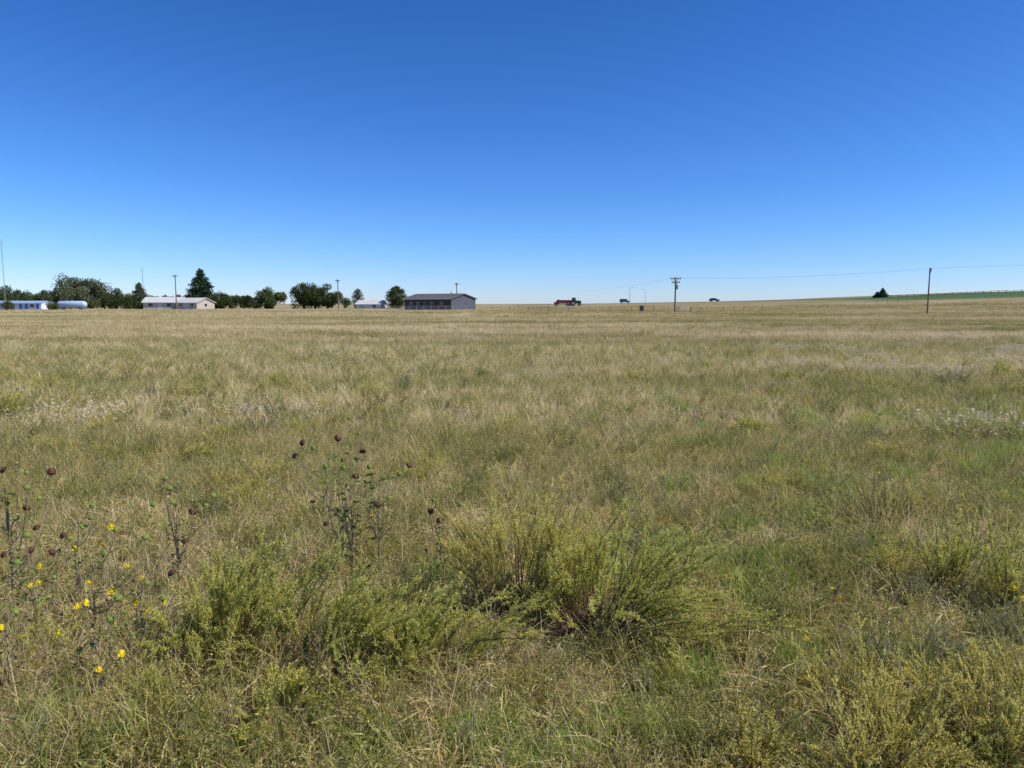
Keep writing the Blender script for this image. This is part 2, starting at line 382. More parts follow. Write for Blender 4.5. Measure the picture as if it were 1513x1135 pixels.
# ---------------------------------------------------------------- shrubs
def shrub(name,x,y,label,hgt,wid,nst=130,lean=(0,0),fol=M_sage,ntw=16,nlf=22,leafl=.0115,leafw=.0046,maxa=70,droop=.35,start=.35,cat='shrub',twl=(.05,.15),group=None,bare=.12,split=True,spread=.26):
    n=nst; a=np.radians(maxa)*rng.random(n)**.75; ph=rng.random(n)*2*np.pi
    nl_=7; lob=rng.random(nl_)*6.283; lb=rng.integers(0,nl_,n); ph=lob[lb]+rng.normal(size=n)*.38; lsz=(.72+.5*rng.random(nl_))[lb]
    L=hgt*(.6+.45*rng.random(n))*(1+ (wid/hgt/2-.6)*np.sin(a)*.9)*lsz
    r=.10*np.sqrt(rng.random(n))*wid; pb=np.stack([r*np.cos(ph),r*np.sin(ph),-.02+0*r],-1)
    d0=np.stack([np.sin(a)*np.cos(ph),np.sin(a)*np.sin(ph),np.cos(a)],-1)
    lv=np.array([lean[0],lean[1],0.]); wob=rng.normal(size=(n,3))*.06; wf=2+3*rng.random(n)
    def pos(i,t):
        Li=L[i][...,None]; tt=t[...,None]
        p=pb[i]+Li*tt*d0[i]+Li*tt**2*lv+Li*wob[i]*np.sin(tt*wf[i][...,None])
        p=p.copy(); p[...,2]-=(Li[...,0]*droop*(np.sin(a[i]))*t**2.2)
        p[...,2]=np.maximum(p[...,2],.02); return p
    ii=np.repeat(np.arange(n)[:,None],8,1); tk=np.repeat(np.linspace(0,1,8)[None],n,0)
    gs=Geo(); P=pos(ii,tk); gs.tubes(P,(.0030*(1-.8*tk))*(.6+.7*rng.random((n,1)))*(hgt/.7)**.5+.0006,rng.random(n)*.8,mat=0)
    m=n*ntw; si=rng.integers(0,n,m); t=start+(1-start)*rng.random(m)**.8
    p0=pos(si,t); tan=pos(si,np.minimum(t+.03,1.03))-p0; tan/=np.linalg.norm(tan,axis=1)[:,None]+1e-9
    td=tan*1.0+rng.normal(size=(m,3))*spread; td[:,2]+=.18; td/=np.linalg.norm(td,axis=1)[:,None]
    tl=(twl[0]+(twl[1]-twl[0])*rng.random(m))*(1.1-.5*t)*(hgt/.7)**.5
    cur=rng.normal(size=(m,3))*.12+np.array([.04,0,.02])
    s=np.linspace(0,1,4)[None,:,None]
    TP=p0[:,None]+td[:,None]*tl[:,None,None]*s+cur[:,None]*tl[:,None,None]*s**2
    gs.tubes(TP[::2],np.full((len(TP[::2]),4),.0008)*np.array([1.3,1,.8,.5]),rng.random(len(TP[::2])),mat=0)
    gf=Geo(); keep=rng.random(m)>bare; kk=np.where(keep)[0]
    srn=.6*rng.random(n)+.4*rng.random(nl_)[lb]
    for j in range(nlf):
        u=(j+rng.random(len(kk)))/nlf
        c=p0[kk]+td[kk]*(tl[kk]*u)[:,None]+cur[kk]*(tl[kk]*u**2)[:,None]
        dd=td[kk]+rng.normal(size=(len(kk),3))*.6
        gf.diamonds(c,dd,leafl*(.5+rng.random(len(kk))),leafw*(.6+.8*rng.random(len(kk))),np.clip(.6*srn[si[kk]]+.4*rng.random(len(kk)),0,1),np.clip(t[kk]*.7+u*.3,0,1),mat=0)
    if not split: return gs,gf
    e=obj(name,None,loc=(x,y,Hf(x,y)),label=label,cat=cat,group=group)
    obj('stem',gs.mesh('stem',[M_stem]),e); obj('foliage',gf.mesh('foliage',[fol]),e)
    return e
B='sagebrush'
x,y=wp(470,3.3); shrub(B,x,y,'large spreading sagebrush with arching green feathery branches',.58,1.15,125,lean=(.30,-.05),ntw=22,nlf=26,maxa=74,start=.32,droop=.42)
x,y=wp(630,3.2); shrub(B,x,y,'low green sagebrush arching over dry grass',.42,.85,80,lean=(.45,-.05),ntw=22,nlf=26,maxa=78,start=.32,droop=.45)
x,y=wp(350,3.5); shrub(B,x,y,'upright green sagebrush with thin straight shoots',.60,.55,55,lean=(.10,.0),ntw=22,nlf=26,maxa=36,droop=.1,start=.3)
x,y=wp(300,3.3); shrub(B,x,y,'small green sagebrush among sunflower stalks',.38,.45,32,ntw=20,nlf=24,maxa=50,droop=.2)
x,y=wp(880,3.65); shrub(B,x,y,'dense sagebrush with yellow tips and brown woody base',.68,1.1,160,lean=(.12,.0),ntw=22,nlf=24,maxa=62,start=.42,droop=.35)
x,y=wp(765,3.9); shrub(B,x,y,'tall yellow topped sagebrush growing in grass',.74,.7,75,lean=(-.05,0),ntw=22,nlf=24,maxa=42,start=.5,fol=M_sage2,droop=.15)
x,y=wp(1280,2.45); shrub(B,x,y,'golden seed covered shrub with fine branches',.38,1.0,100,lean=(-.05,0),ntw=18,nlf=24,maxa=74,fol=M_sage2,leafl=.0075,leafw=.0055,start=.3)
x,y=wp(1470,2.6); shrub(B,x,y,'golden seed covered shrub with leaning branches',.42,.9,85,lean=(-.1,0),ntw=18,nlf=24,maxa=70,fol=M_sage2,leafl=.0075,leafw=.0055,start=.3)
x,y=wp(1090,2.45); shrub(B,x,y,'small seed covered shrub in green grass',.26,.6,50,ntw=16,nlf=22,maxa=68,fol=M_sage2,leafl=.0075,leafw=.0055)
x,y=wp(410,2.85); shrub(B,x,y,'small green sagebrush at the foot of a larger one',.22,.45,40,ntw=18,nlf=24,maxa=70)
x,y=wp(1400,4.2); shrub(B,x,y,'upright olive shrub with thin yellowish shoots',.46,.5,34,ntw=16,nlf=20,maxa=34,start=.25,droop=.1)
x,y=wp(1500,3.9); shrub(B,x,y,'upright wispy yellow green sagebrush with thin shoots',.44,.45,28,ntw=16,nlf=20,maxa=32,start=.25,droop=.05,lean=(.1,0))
x,y=wp(1310,5.4); shrub('dry_shrub',x,y,'brown twiggy half dry shrub in the grass',.42,.7,95,ntw=14,nlf=8,maxa=60,fol=M_sage,bare=.7)
x,y=wp(1110,9.6); shrub('dry_shrub',x,y,'dark twiggy shrub in the grass',.28,.6,60,ntw=14,nlf=12,maxa=60,bare=.4,leafl=.02,leafw=.008)

def weedmesh(i,leafl,leafw,nlf,spread=.3):
    fol=[M_sage,M_sage2,M_forb,M_greysage,M_sage2,M_forb,M_sage][i%7]
    gs,gf=shrub('',0,0,'',.5,.55+.1*(i%3),34+6*(i%3),lean=(.1*rng.normal(),0),fol=fol,ntw=12,nlf=nlf,leafl=leafl,leafw=leafw,maxa=50+8*(i%3),start=.25,split=False,twl=(.07,.16),bare=.1,spread=spread)
    n0=gs.n
    for (V,R_,T_) in zip(gf.V,gf.R,gf.T): gs.V.append(V); gs.R.append(R_); gs.T.append(T_)
    for F,mm in gf.F: gs.F.append((F+n0,1))
    gs.n+=gf.n
    return gs.mesh('meadow_weed',[M_stem,fol])
wv=[weedmesh(i,.018,.0075,14,.35) for i in range(7)]
wn=[weedmesh(i,.013,.006,22,.4) for i in range(7)]
WL='bushy olive green weed standing in prairie grass'; WG='weeds scattered over the meadow'
def weed(me,px,d,s,sz=.8,lab=WL):
    x,y=wp(px,d); o=obj('meadow_weed',me,loc=(x,y,Hf(x,y)),rz=rng.random()*6.28,label=lab,cat='weed',group=WG); o.scale=(s,s,s*sz)
spots=[(260,13.5,1.0,1),(70,14,1.1,0),(8,11,1.2,0),(600,14.5,1.1,3),(560,13,.9,0),(380,9.5,.9,3),(410,15,1,6),(1410,15,1.2,3),(1470,17,1.1,0),(930,16,.9,0),(1040,19,.9,0),(880,10,.8,6),(1240,6.3,.8,2),(1490,8.5,1,2),(1050,8.6,.8,2),(620,7,.7,4),(300,8,.8,4)]
for px,d,s,v in spots: weed(wv[v],px,d,s)
for k in range(165):
    d=5+34*rng.random()**1.2; px=rng.uniform(-60,1570); s=.35+.5*rng.random()
    weed(wv[rng.integers(0,7)],px,d,s*1.1,.65)
for k in range(110):
    d=2.4+4.5*rng.random()**1.1; px=rng.uniform(-60,1570) if k%2 else rng.uniform(880,1570); s=.3+.35*rng.random()
    if d<4 and 280<px<1020: s*=.55
    weed(wn[rng.integers(0,7)],px,d,s,.85,'fine seedy yellow green weed among grass')

tv=[]
for i in range(3):
    g=Geo(); blades(g,200,.16,.10,.32,.006,.9,0,5); tv.append(g.mesh('grass_tuft',[M_green]))
tl_=[(1240,6.2,1),(1210,6.6,.9),(1490,8,1.1),(1460,7.6,1),(1050,8.6,1),(700,2.7,.7),(560,2.62,.7),(980,2.7,.7),(850,2.6,.6),(210,6.5,.9),(120,6.2,.9),(1120,4.6,.9),(1180,3.3,.8),(930,5.9,.9),(1330,7,1),(640,4.4,.9),(780,2.5,.6),(1040,3.2,.7),(1400,9.5,1),(1500,6.2,.8),(1150,7.5,.9),(1280,9.8,1),(60,2.8,.7),(180,2.7,.7),(1000,6.5,.9),(1180,5.3,.8),(1080,5.4,.8),(900,2.8,.6),(740,2.75,.6),(1360,3.3,.7),(480,6.6,.8)]
tl_+=[(rng.uniform(980,1540),rng.uniform(4,13),rng.uniform(.6,1)) for _ in range(45)]
for px,d,s in tl_:
    x,y=wp(px,d); o=obj('grass_tuft',tv[rng.integers(0,3)],loc=(x,y,Hf(x,y)),rz=rng.random()*6,label='bright green grass tuft among dry grass',cat='grass tuft',group='green grass tufts'); o.scale=(s,)*3

g=Geo(); blades(g,170,.22,.12,.42,.0042,1.1,0,5); M_straw=leafmat('dry_straw',[(0,(.36,.27,.14)),(.5,(.64,.51,.27)),(1,(.82,.70,.43))],trans=.35); sm=g.mesh('straw_tuft',[M_straw])
for px,d,s in [(20,2.6,.9),(70,2.75,.8),(-30,2.9,1.0),(300,4.6,1),(340,4.9,1.0),(380,4.3,.9),(240,4.3,.8),(610,4.2,.9),(700,3.5,.9),(740,3.3,.9),(800,3.3,.8),(1000,4.4,.7),(150,3.0,.7),(560,2.9,.6),(230,3.3,.9),(620,5.2,.9),(820,4.6,.8),(660,3.0,.7),(100,3.3,.8),(430,4.6,.9),(480,5,.9),(0,5,.9),(90,5.4,.9),(330,2.75,.6),(860,3.0,.6),(450,2.7,.6),(60,3.7,.9),(170,3.9,.9),(10,3.3,.8),(200,3.0,.7)]:
    x,y=wp(px,d); o=obj('straw_tuft',sm,loc=(x,y,Hf(x,y)),rz=rng.random()*6,label='tuft of dry tan prairie grass',cat='grass tuft',group='dry grass tufts'); o.scale=(s,s,s*.9)
g=Geo(); P,rn=blades(g,150,.5,.15,.42,.006,.7,0,4); seedheads(g,P,rn,7,.028,.009,1,span=.8); M_pale=leafmat('pale_seed_grass',[(0,(.62,.52,.34)),(1,(.88,.80,.60))],trans=.35); pm_=g.mesh('pale_grass_clump',[M_straw,M_pale])
for k in range(140):
    if k<85: px=rng.uniform(1150,1560); d=rng.uniform(17,55)
    else: px=rng.uniform(-50,1560); d=rng.uniform(8,60)
    x,y=wp(px,d); s=.5+1.0*rng.random(); o=obj('pale_grass_clump',pm_,loc=(x,y,Hf(x,y)),rz=rng.random()*6,label='clump of pale feathery seeding grass',cat='grass tuft',group='pale seeding grass clumps'); o.scale=(s*1.4,s*1.2,s*.7)

# ---------------------------------------------------------------- sunflowers
def head_mesh(kind,r):
    g=Geo(); n=10
    prof=[(.35,-.45),(1,-.1),(.95,.3),(.6,.6),(.02,.7)]
    ang=np.arange(n)*2*np.pi/n
    V=np.array([[q*r*math.cos(a),q*r*math.sin(a),z*r] for q,z in prof for a in ang]); i=np.arange(len(prof)-1)[:,None]*n; j=np.arange(n)[None]
    F=np.stack([i+j,i+(j+1)%n,i+n+(j+1)%n,i+n+j],-1).reshape(-1,4); g.add(V,F,rng.random(len(V)),.5,0)
    m=60; u=rng.random(m)*2*np.pi; q=np.sqrt(rng.random(m))*.8
    g.diamonds(np.stack([q*r*np.cos(u),q*r*np.sin(u),.55*r*np.ones(m)*(1-q*.4)],-1),np.stack([.3*np.cos(u),.3*np.sin(u),np.ones(m)],-1),r*.3,r*.12,rng.random(m),mat=0)
    m=18; u=np.arange(m)*2*np.pi/m+rng.random(m)*.2
    bl=1.0 if kind=='y' else .65
    g.diamonds(np.stack([.6*r*np.cos(u),.6*r*np.sin(u),-.2*r+0*u],-1),np.stack([np.cos(u),np.sin(u),-.1+.6*rng.random(m)],-1),r*bl,r*.4,rng.random(m),mat=1)
    if kind=='y':
        for q in range(2):
            m=13; u=np.arange(m)*2*np.pi/m+q*.24+rng.random(m)*.1
            g.diamonds(np.stack([.7*r*np.cos(u),.7*r*np.sin(u),0*u],-1),np.stack([np.cos(u),np.sin(u),.1+.3*rng.random(m)],-1),r*1.6,r*.6,rng.random(m),mat=2)
    mats={'y':[M_petal,M_bract,M_petal],'d':[M_disk,M_disk,M_petal],'g':[M_bract,M_bract,M_petal]}[kind]
    return g.mesh('flower_head',mats)
HM={'y':[head_mesh('y',r) for r in (.0065,.0085)],'d':[head_mesh('d',r) for r in (.017,.020)],'g':[head_mesh('g',r) for r in (.012,.016)]}
def leaf_geo(g,c,d,ln,wd,rn):
    d=d/np.linalg.norm(d); up=np.array([0,0,1.]); sd=np.cross(d,up); sd/=np.linalg.norm(sd)+1e-9; nn=np.cross(sd,d)
    prof=[(0,.06),(.12,.5),(.32,.62),(.6,.42),(.85,.16),(1,.01)]
    V=[];dr=rng.uniform(.1,.7)
    for t,w in prof:
        cc=c+d*ln*t-up*ln*dr*t*t
        V+= [cc-sd*wd*w+nn*wd*.35*w*2, cc, cc+sd*wd*w+nn*wd*.35*w*2]
    F=[]
    for k in range(len(prof)-1):
        F+= [[3*k,3*k+1,3*k+4,3*k+3],[3*k+1,3*k+2,3*k+5,3*k+4]]
    g.add(V,F,rn,.5,0)
def sunflower(px,d,h,heads,label,nleaf=14,wid=.25,leafl=.075):
    x,y=wp(px,d); e=obj('wild_sunflower',None,loc=(x,y,Hf(x,y)),label=label,cat='wildflower',group='wild sunflowers in the meadow')
    gs=Geo(); gl=Geo()
    main=np.array([[0,0,-.02],[.01,0,h*.3],[.0,.01,h*.6],[.02,0,h*.85]]); gs.tube(main,[.005,.0045,.0035,.002],6)
    for (dx,z,k) in heads:
        t0=rng.uniform(.2,.6)*z; b=np.array([0,0,t0]); tip=np.array([dx,rng.uniform(-.5,.5)*max(.05,abs(dx)),z])
        midp=(b+tip)/2+np.array([dx*.25,0,-.03])
        pts=np.array([b,(b+midp)/2+np.array([dx*.06,0,-.01]),midp,(midp+tip)/2+np.array([dx*.08,0,0]),tip])
        gs.tube(pts,[.0033,.003,.0026,.0022,.0018],5)
        me=HM[k][rng.integers(0,2)]; o=obj('flower_head',me,e,loc=tip)
        dirv=Vector((rng.normal()*.6+dx*1.5,-.5+rng.normal()*.5,.6)).normalized()
        o.rotation_mode='QUATERNION'; o.rotation_quaternion=dirv.to_track_quat('Z','Y')
        for q in range(4):
            s=rng.uniform(.2,.97); pp=pts[0]*(1-s)+pts[-1]*s+np.array([dx*.12,0,-.01]); a=rng.random()*6.28
            leaf_geo(gl,pp,np.array([math.cos(a),math.sin(a),rng.uniform(-.1,.8)]),leafl*rng.uniform(.3,.6),leafl*rng.uniform(.12,.25),rng.random())
    for q in range(nleaf):
        s=rng.uniform(.15,.85)*h; a=rng.random()*6.28
        dv=np.array([math.cos(a),math.sin(a),rng.uniform(-.2,.6)]); c=np.array([0,0,s])
        gs.tube(np.array([c,c+dv*.03]),.0015,4); leaf_geo(gl,c+dv*.03,dv,leafl*rng.uniform(.5,1.0),leafl*rng.uniform(.22,.42),rng.random())
    obj('stem',gs.mesh('stem',[M_sfst]),e); obj('foliage',gl.mesh('foliage',[M_sfl]),e)
def pz(py,d):
    return CAMZ-d*math.tan(TH+math.atan((py-567.5)/FPX))
def SF(px,d,lst,label,**k):
    hs=[]; 
    for hx,hy,kk in lst:
        z=pz(hy,d); hs.append((wp(hx,d,z)[0]-wp(px,d,0)[0],z-Hf(*wp(px,d)),kk))
    sunflower(px,d,max(z for _,z,_ in hs),hs,label,**k)
SF(520,4.4,[(500,647,'d'),(515,618,'g'),(449,653,'d'),(437,673,'d'),(463,741,'d'),(524,705,'d'),(468,658,'g'),(482,688,'g'),(548,765,'y'),(405,770,'g'),(530,640,'g'),(495,672,'g'),(510,735,'g'),(485,770,'d'),(532,785,'y'),(508,690,'g'),(478,715,'g'),(535,668,'d'),(498,755,'g')],'tall branching wild sunflower with dark maroon seed heads',nleaf=22,leafl=.085)
SF(560,4.35,[(595,671,'g'),(603,690,'d'),(567,706,'g'),(545,690,'g'),(575,735,'g'),(550,720,'g'),(590,700,'g'),(558,745,'d'),(540,712,'g')],'branching wild sunflower with round green buds',nleaf=18,leafl=.085)
SF(655,4.3,[(665,722,'g'),(640,738,'g'),(626,772,'g'),(650,800,'y'),(628,810,'y'),(690,855,'g'),(636,757,'d'),(680,742,'g'),(648,770,'d')],'wild sunflower with green buds and yellow flower',nleaf=14,leafl=.07)
SF(265,4.1,[(241,708,'g'),(265,712,'g'),(249,722,'g'),(288,737,'g'),(318,730,'g'),(272,766,'g'),(277,797,'d'),(246,776,'g'),(258,741,'g'),(283,757,'d'),(232,742,'g'),(300,750,'g')],'wild sunflower with clustered green buds',nleaf=12,leafl=.055)
SF(20,3.9,[(4,695,'d'),(76,697,'d'),(30,683,'g'),(58,806,'d'),(12,743,'g'),(45,718,'g'),(64,775,'d'),(-30,700,'d'),(25,765,'g'),(85,815,'g'),(40,750,'d'),(15,790,'g'),(35,700,'g'),(62,735,'g')],'wild sunflower with brown dried seed heads',nleaf=14,leafl=.055)
SF(55,3.5,[(40,790,'g'),(70,820,'d'),(25,830,'g'),(85,850,'g'),(50,862,'y'),(15,815,'d'),(95,800,'g'),(60,885,'g')],'tangled wild sunflower with dry brown stalks',nleaf=14,leafl=.055)
SF(120,3.9,[(130,767,'g'),(160,788,'g'),(95,790,'d'),(182,768,'y'),(140,745,'g'),(70,830,'y'),(108,812,'y'),(150,805,'y'),(118,780,'g')],'thin wild sunflower with green heads',nleaf=12,leafl=.055)
SF(140,3.6,[(195,832,'y'),(187,850,'g'),(118,893,'y'),(90,912,'g'),(238,893,'y'),(150,820,'g'),(60,840,'g'),(205,800,'g'),(110,835,'g'),(170,870,'y'),(88,872,'y'),(222,845,'y'),(135,858,'y'),(65,885,'y'),(160,895,'d')],'leafy wild sunflower with small yellow flowers',nleaf=18,leafl=.055)
SF(210,3.4,[(220,860,'g'),(245,880,'g'),(200,890,'y'),(230,915,'g'),(185,905,'g'),(250,850,'d')],'thin wild sunflower beside green sagebrush',nleaf=12,leafl=.055)
SF(150,3.0,[(133,937,'y'),(148,987,'y'),(175,883,'g'),(215,905,'y'),(110,965,'g'),(192,940,'g'),(128,890,'y'),(162,915,'g'),(95,930,'y'),(180,965,'y')],'low wild sunflower with yellow flowers near dry grass',nleaf=14,leafl=.05)
SF(15,3.0,[(45,868,'y'),(8,1003,'d'),(20,905,'g'),(-20,870,'g'),(60,890,'g'),(5,925,'y'),(35,940,'y')],'wild sunflower with yellow bloom and brown seed head',nleaf=12,leafl=.05)
SF(700,4.2,[(707,790,'g'),(725,830,'g'),(680,845,'y')],'small wild sunflower beside a sagebrush',nleaf=12,leafl=.06)
for px,py,d in [(1322,803,4.7),(1485,823,4.3),(1460,813,4.4),(1180,930,3.4),(1025,593,10.5),(727,572,13),(1415,1000,2.8),(1060,815,4.7),(1340,990,3.0),(1230,870,3.9),(1500,870,3.7),(560,600,11),(250,575,13),(300,640,8.5),(1300,700,6.6),(1130,690,6.8),(1420,730,6.0),(980,700,6.8)]:
    SF(px,d,[(px,py,'y'),(px+12,py+14,'y')],'single small yellow wildflower in the grass',nleaf=5,leafl=.045)

# ---------------------------------------------------------------- trees
def treemat(name,dark,light):
    return leafmat(name,[(0,dark),(1,light)],trans=.2,rough=.6)
T_dark=treemat('dark_tree_foliage',(.035,.055,.02),(.12,.15,.055))
T_mid=treemat('tree_foliage',(.05,.08,.025),(.16,.20,.07))
T_grey=treemat('grey_green_foliage',(.08,.10,.05),(.24,.26,.14))
T_spr=treemat('spruce_foliage',(.025,.05,.022),(.075,.11,.055))
M_bark=plain('bark',(.12,.09,.065),.9,.1)
def tree(px,d,w_px,top_py,kind,mat,label,nm='deciduous_tree',base=0.0,nl=5200):
    x,y=wp(px,d); z0=Hf(x,y); h=pz(top_py,d)-z0; w=w_px/FPX*d; R=w/2
    e=obj(nm,None,loc=(x,y,z0),rz=rng.random()*6.28,label=label,cat='tree')
    gt=Geo(); gc=Geo()
    if kind=='round':
        gt.tube([[0,0,-.3],[.1,0,h*.2],[0,.1,h*.45],[0,0,h*.75]],[w*.035+.12,w*.028+.1,w*.02+.05,.05],8)
        nb=30; c=[]
        for i in range(nb):
            v=rng.normal(size=3); v/=np.linalg.norm(v); q=rng.random()**.4
            c.append([v[0]*R*.82*q,v[1]*R*.82*q,max(h*.14,h*.46+v[2]*h*.42*q)])
        c=np.array(c); rb=(.14+.16*rng.random(nb))*min(w,h*1.3)*.6
        for i in range(nb): gt.tube([[0,0,h*.2],(c[i]*.5+np.array([0,0,h*.14])),c[i]],[.10,.07,.03],5)
        k=rng.integers(0,nb,nl); v=rng.normal(size=(nl,3)); v/=np.linalg.norm(v,axis=1)[:,None]
        P=c[k]+v*(rb[k]*(.5+.75*rng.random(nl)))[:,None]*np.array([1,1,.85])
        P[:,2]=np.where(P[:,2]<h*.03,h*.03+rng.random(nl)*h*.1,P[:,2]); sc=h/P[:,2].max(); P[:,2]*=sc; rn=np.clip(.5*rng.random(nl)+.5*rng.random(nb)[k],0,1)
        s=.03*w+.12
        gc.diamonds(P,rng.normal(size=(nl,3)),s*(.6+.8*rng.random(nl)),s*.7,rn)
    else:
        gt.tube([[0,0,-.3],[0,0,h*.5],[0,0,h*.98]],[.22,.14,.03],8)
        nb=220; a=rng.random(nb)*6.28
        if kind=='cone': t=np.linspace(.02,.99,nb)**1.35; rr=R*(1-t)**.8*(.8+.4*rng.random(nb))
        else: t=np.linspace(.02,.99,nb); rr=R*np.sin(np.clip((t*.92+.10),0,1)*np.pi)**.6*(.75+.35*rng.random(nb))
        pk=rr+.15*R; k=rng.choice(nb,nl,p=pk/pk.sum()); u=rng.random(nl)**.55
        P=np.stack([np.cos(a[k])*rr[k]*u,np.sin(a[k])*rr[k]*u,t[k]*h+(.12 if kind!='cone' else -.12)*rr[k]*u+.02*h],-1)
        P+=rng.normal(size=(nl,3))*np.array([.05*w,.05*w,.03*w])*(1-.6*t[k])[:,None]; P[:,2]=np.clip(P[:,2],.03*h,h*1.01)
        for i in range(0,nb,3): gt.tube([[0,0,t[i]*h],[np.cos(a[i])*rr[i]*.9,np.sin(a[i])*rr[i]*.9,t[i]*h]],[.05,.02],4)
        s=.04*w+.12; gc.diamonds(P,rng.normal(size=(nl,3)),s*(.6+.8*rng.random(nl)),s*.6,np.clip(.5*rng.random(nl)+.5*rng.random(nb)[k],0,1))
    obj('trunk',gt.mesh('trunk',[M_bark]),e); obj('crown',gc.mesh('crown',[mat]),e); return e
LD='dark green leafy tree behind low buildings'
tree(10,235,46,421,'round',T_dark,LD); tree(32,240,38,428,'round',T_dark,LD); tree(50,250,38,431,'round',T_mid,LD); tree(68,245,40,429,'round',T_dark,LD)
tree(104,235,60,405,'round',T_grey,'tall grey green cottonwood tree in a yard',nl=8500); tree(135,240,54,410,'round',T_grey,'grey green leafy tree beside a cottonwood',nl=7500)
tree(88,245,38,425,'round',T_dark,LD); tree(120,250,48,424,'round',T_grey,LD)
tree(172,230,42,426,'round',T_dark,'round dark juniper tree in a yard'); tree(207,228,40,419,'cone',T_dark,'pointed dark juniper tree in a yard','juniper_tree'); tree(190,240,28,432,'round',T_mid,LD); tree(155,246,32,432,'round',T_dark,LD)
tree(298,250,56,399,'cone',T_spr,'tall dark blue green spruce tree','spruce_tree',nl=11000)
tree(322,246,38,430,'round',T_dark,LD); tree(340,250,34,434,'round',T_mid,LD); tree(361,245,38,435,'round',T_dark,LD); tree(243,262,34,436,'round',T_dark,LD); tree(272,265,30,434,'round',T_dark,LD); tree(378,250,28,438,'round',T_dark,LD); tree(225,258,30,436,'round',T_dark,LD); tree(258,270,28,439,'round',T_mid,LD)
tree(402,232,54,424,'round',T_mid,'round mid green leafy tree in a yard',nl=8000)
tree(450,235,50,418,'round',T_dark,'broad dense dark green tree with many limbs',nl=9000); tree(484,237,50,419,'round',T_dark,'broad dense dark green tree with many limbs',nl=9000); tree(466,240,44,422,'round',T_dark,LD)
tree(529,245,19,427,'oval',T_dark,'small pointed juniper tree beside a shed','juniper_tree',nl=2800); tree(586,228,32,424,'oval',T_dark,'dark pointed juniper tree beside a long building','juniper_tree',nl=6500)
tree(511,250,18,440,'round',T_mid,LD,nl=2500); tree(1303,316,18,426,'cone',T_spr,'lone dark evergreen tree on a rise','evergreen_tree',nl=4000)
tree(1295,318,14,431,'cone',T_spr,'small dark evergreen shrub on a rise','evergreen_tree',nl=2000)
x,y=wp(80,196)
tree(78,196,20,444,'round',T_mid,'small leafy shrub beside white mobile home','yard_shrub',nl=1800); tree(12,196,22,444,'round',T_mid,'small leafy shrub beside white mobile home','yard_shrub',nl=1800)

# ---------------------------------------------------------------- buildings
def siding(name,col,horizontal=False,scale=6,rough=.6):
    m=NT(name); tc=m.n('ShaderNodeTexCoord').outputs['Object']
    w=m.n('ShaderNodeTexWave'); w.bands_direction='Z' if horizontal else 'X'; w.inputs['Scale'].default_value=scale; m.l(tc,w.inputs['Vector'])
    n=m.noise(tc,1.5,4); f=m.math('MULTIPLY_ADD',w.outputs['Fac'],.4,m.math('MULTIPLY',n,.6))
    return m.bsdf(m.ramp(f,[(.2,tuple(c*.75 for c in col)),(.8,tuple(min(1,c*1.2) for c in col))]),rough,spec=.3)
M_brown=siding('dark_brown_siding',(.055,.04,.036)); M_greyw=siding('grey_metal_siding',(.10,.105,.13)); M_roofg=siding('brown_grey_metal_roof',(.13,.11,.11),rough=.8)
M_white2=siding('white_siding',(.72,.74,.78),True); M_tan=siding('tan_siding',(.50,.45,.37),True); M_roofw=siding('light_shingle_roof',(.58,.56,.53),rough=.8); M_blue=plain('blue_trim',(.08,.22,.50),.5); M_blueroof=siding('blue_grey_roof',(.30,.42,.60))
M_glass=plain('window_glass',(.03,.04,.05),.15,.6,var=.1); M_trim=plain('white_trim',(.7,.7,.68),.5,var=.08); M_door=plain('door_paint',(.55,.53,.5),.5,var=.1)
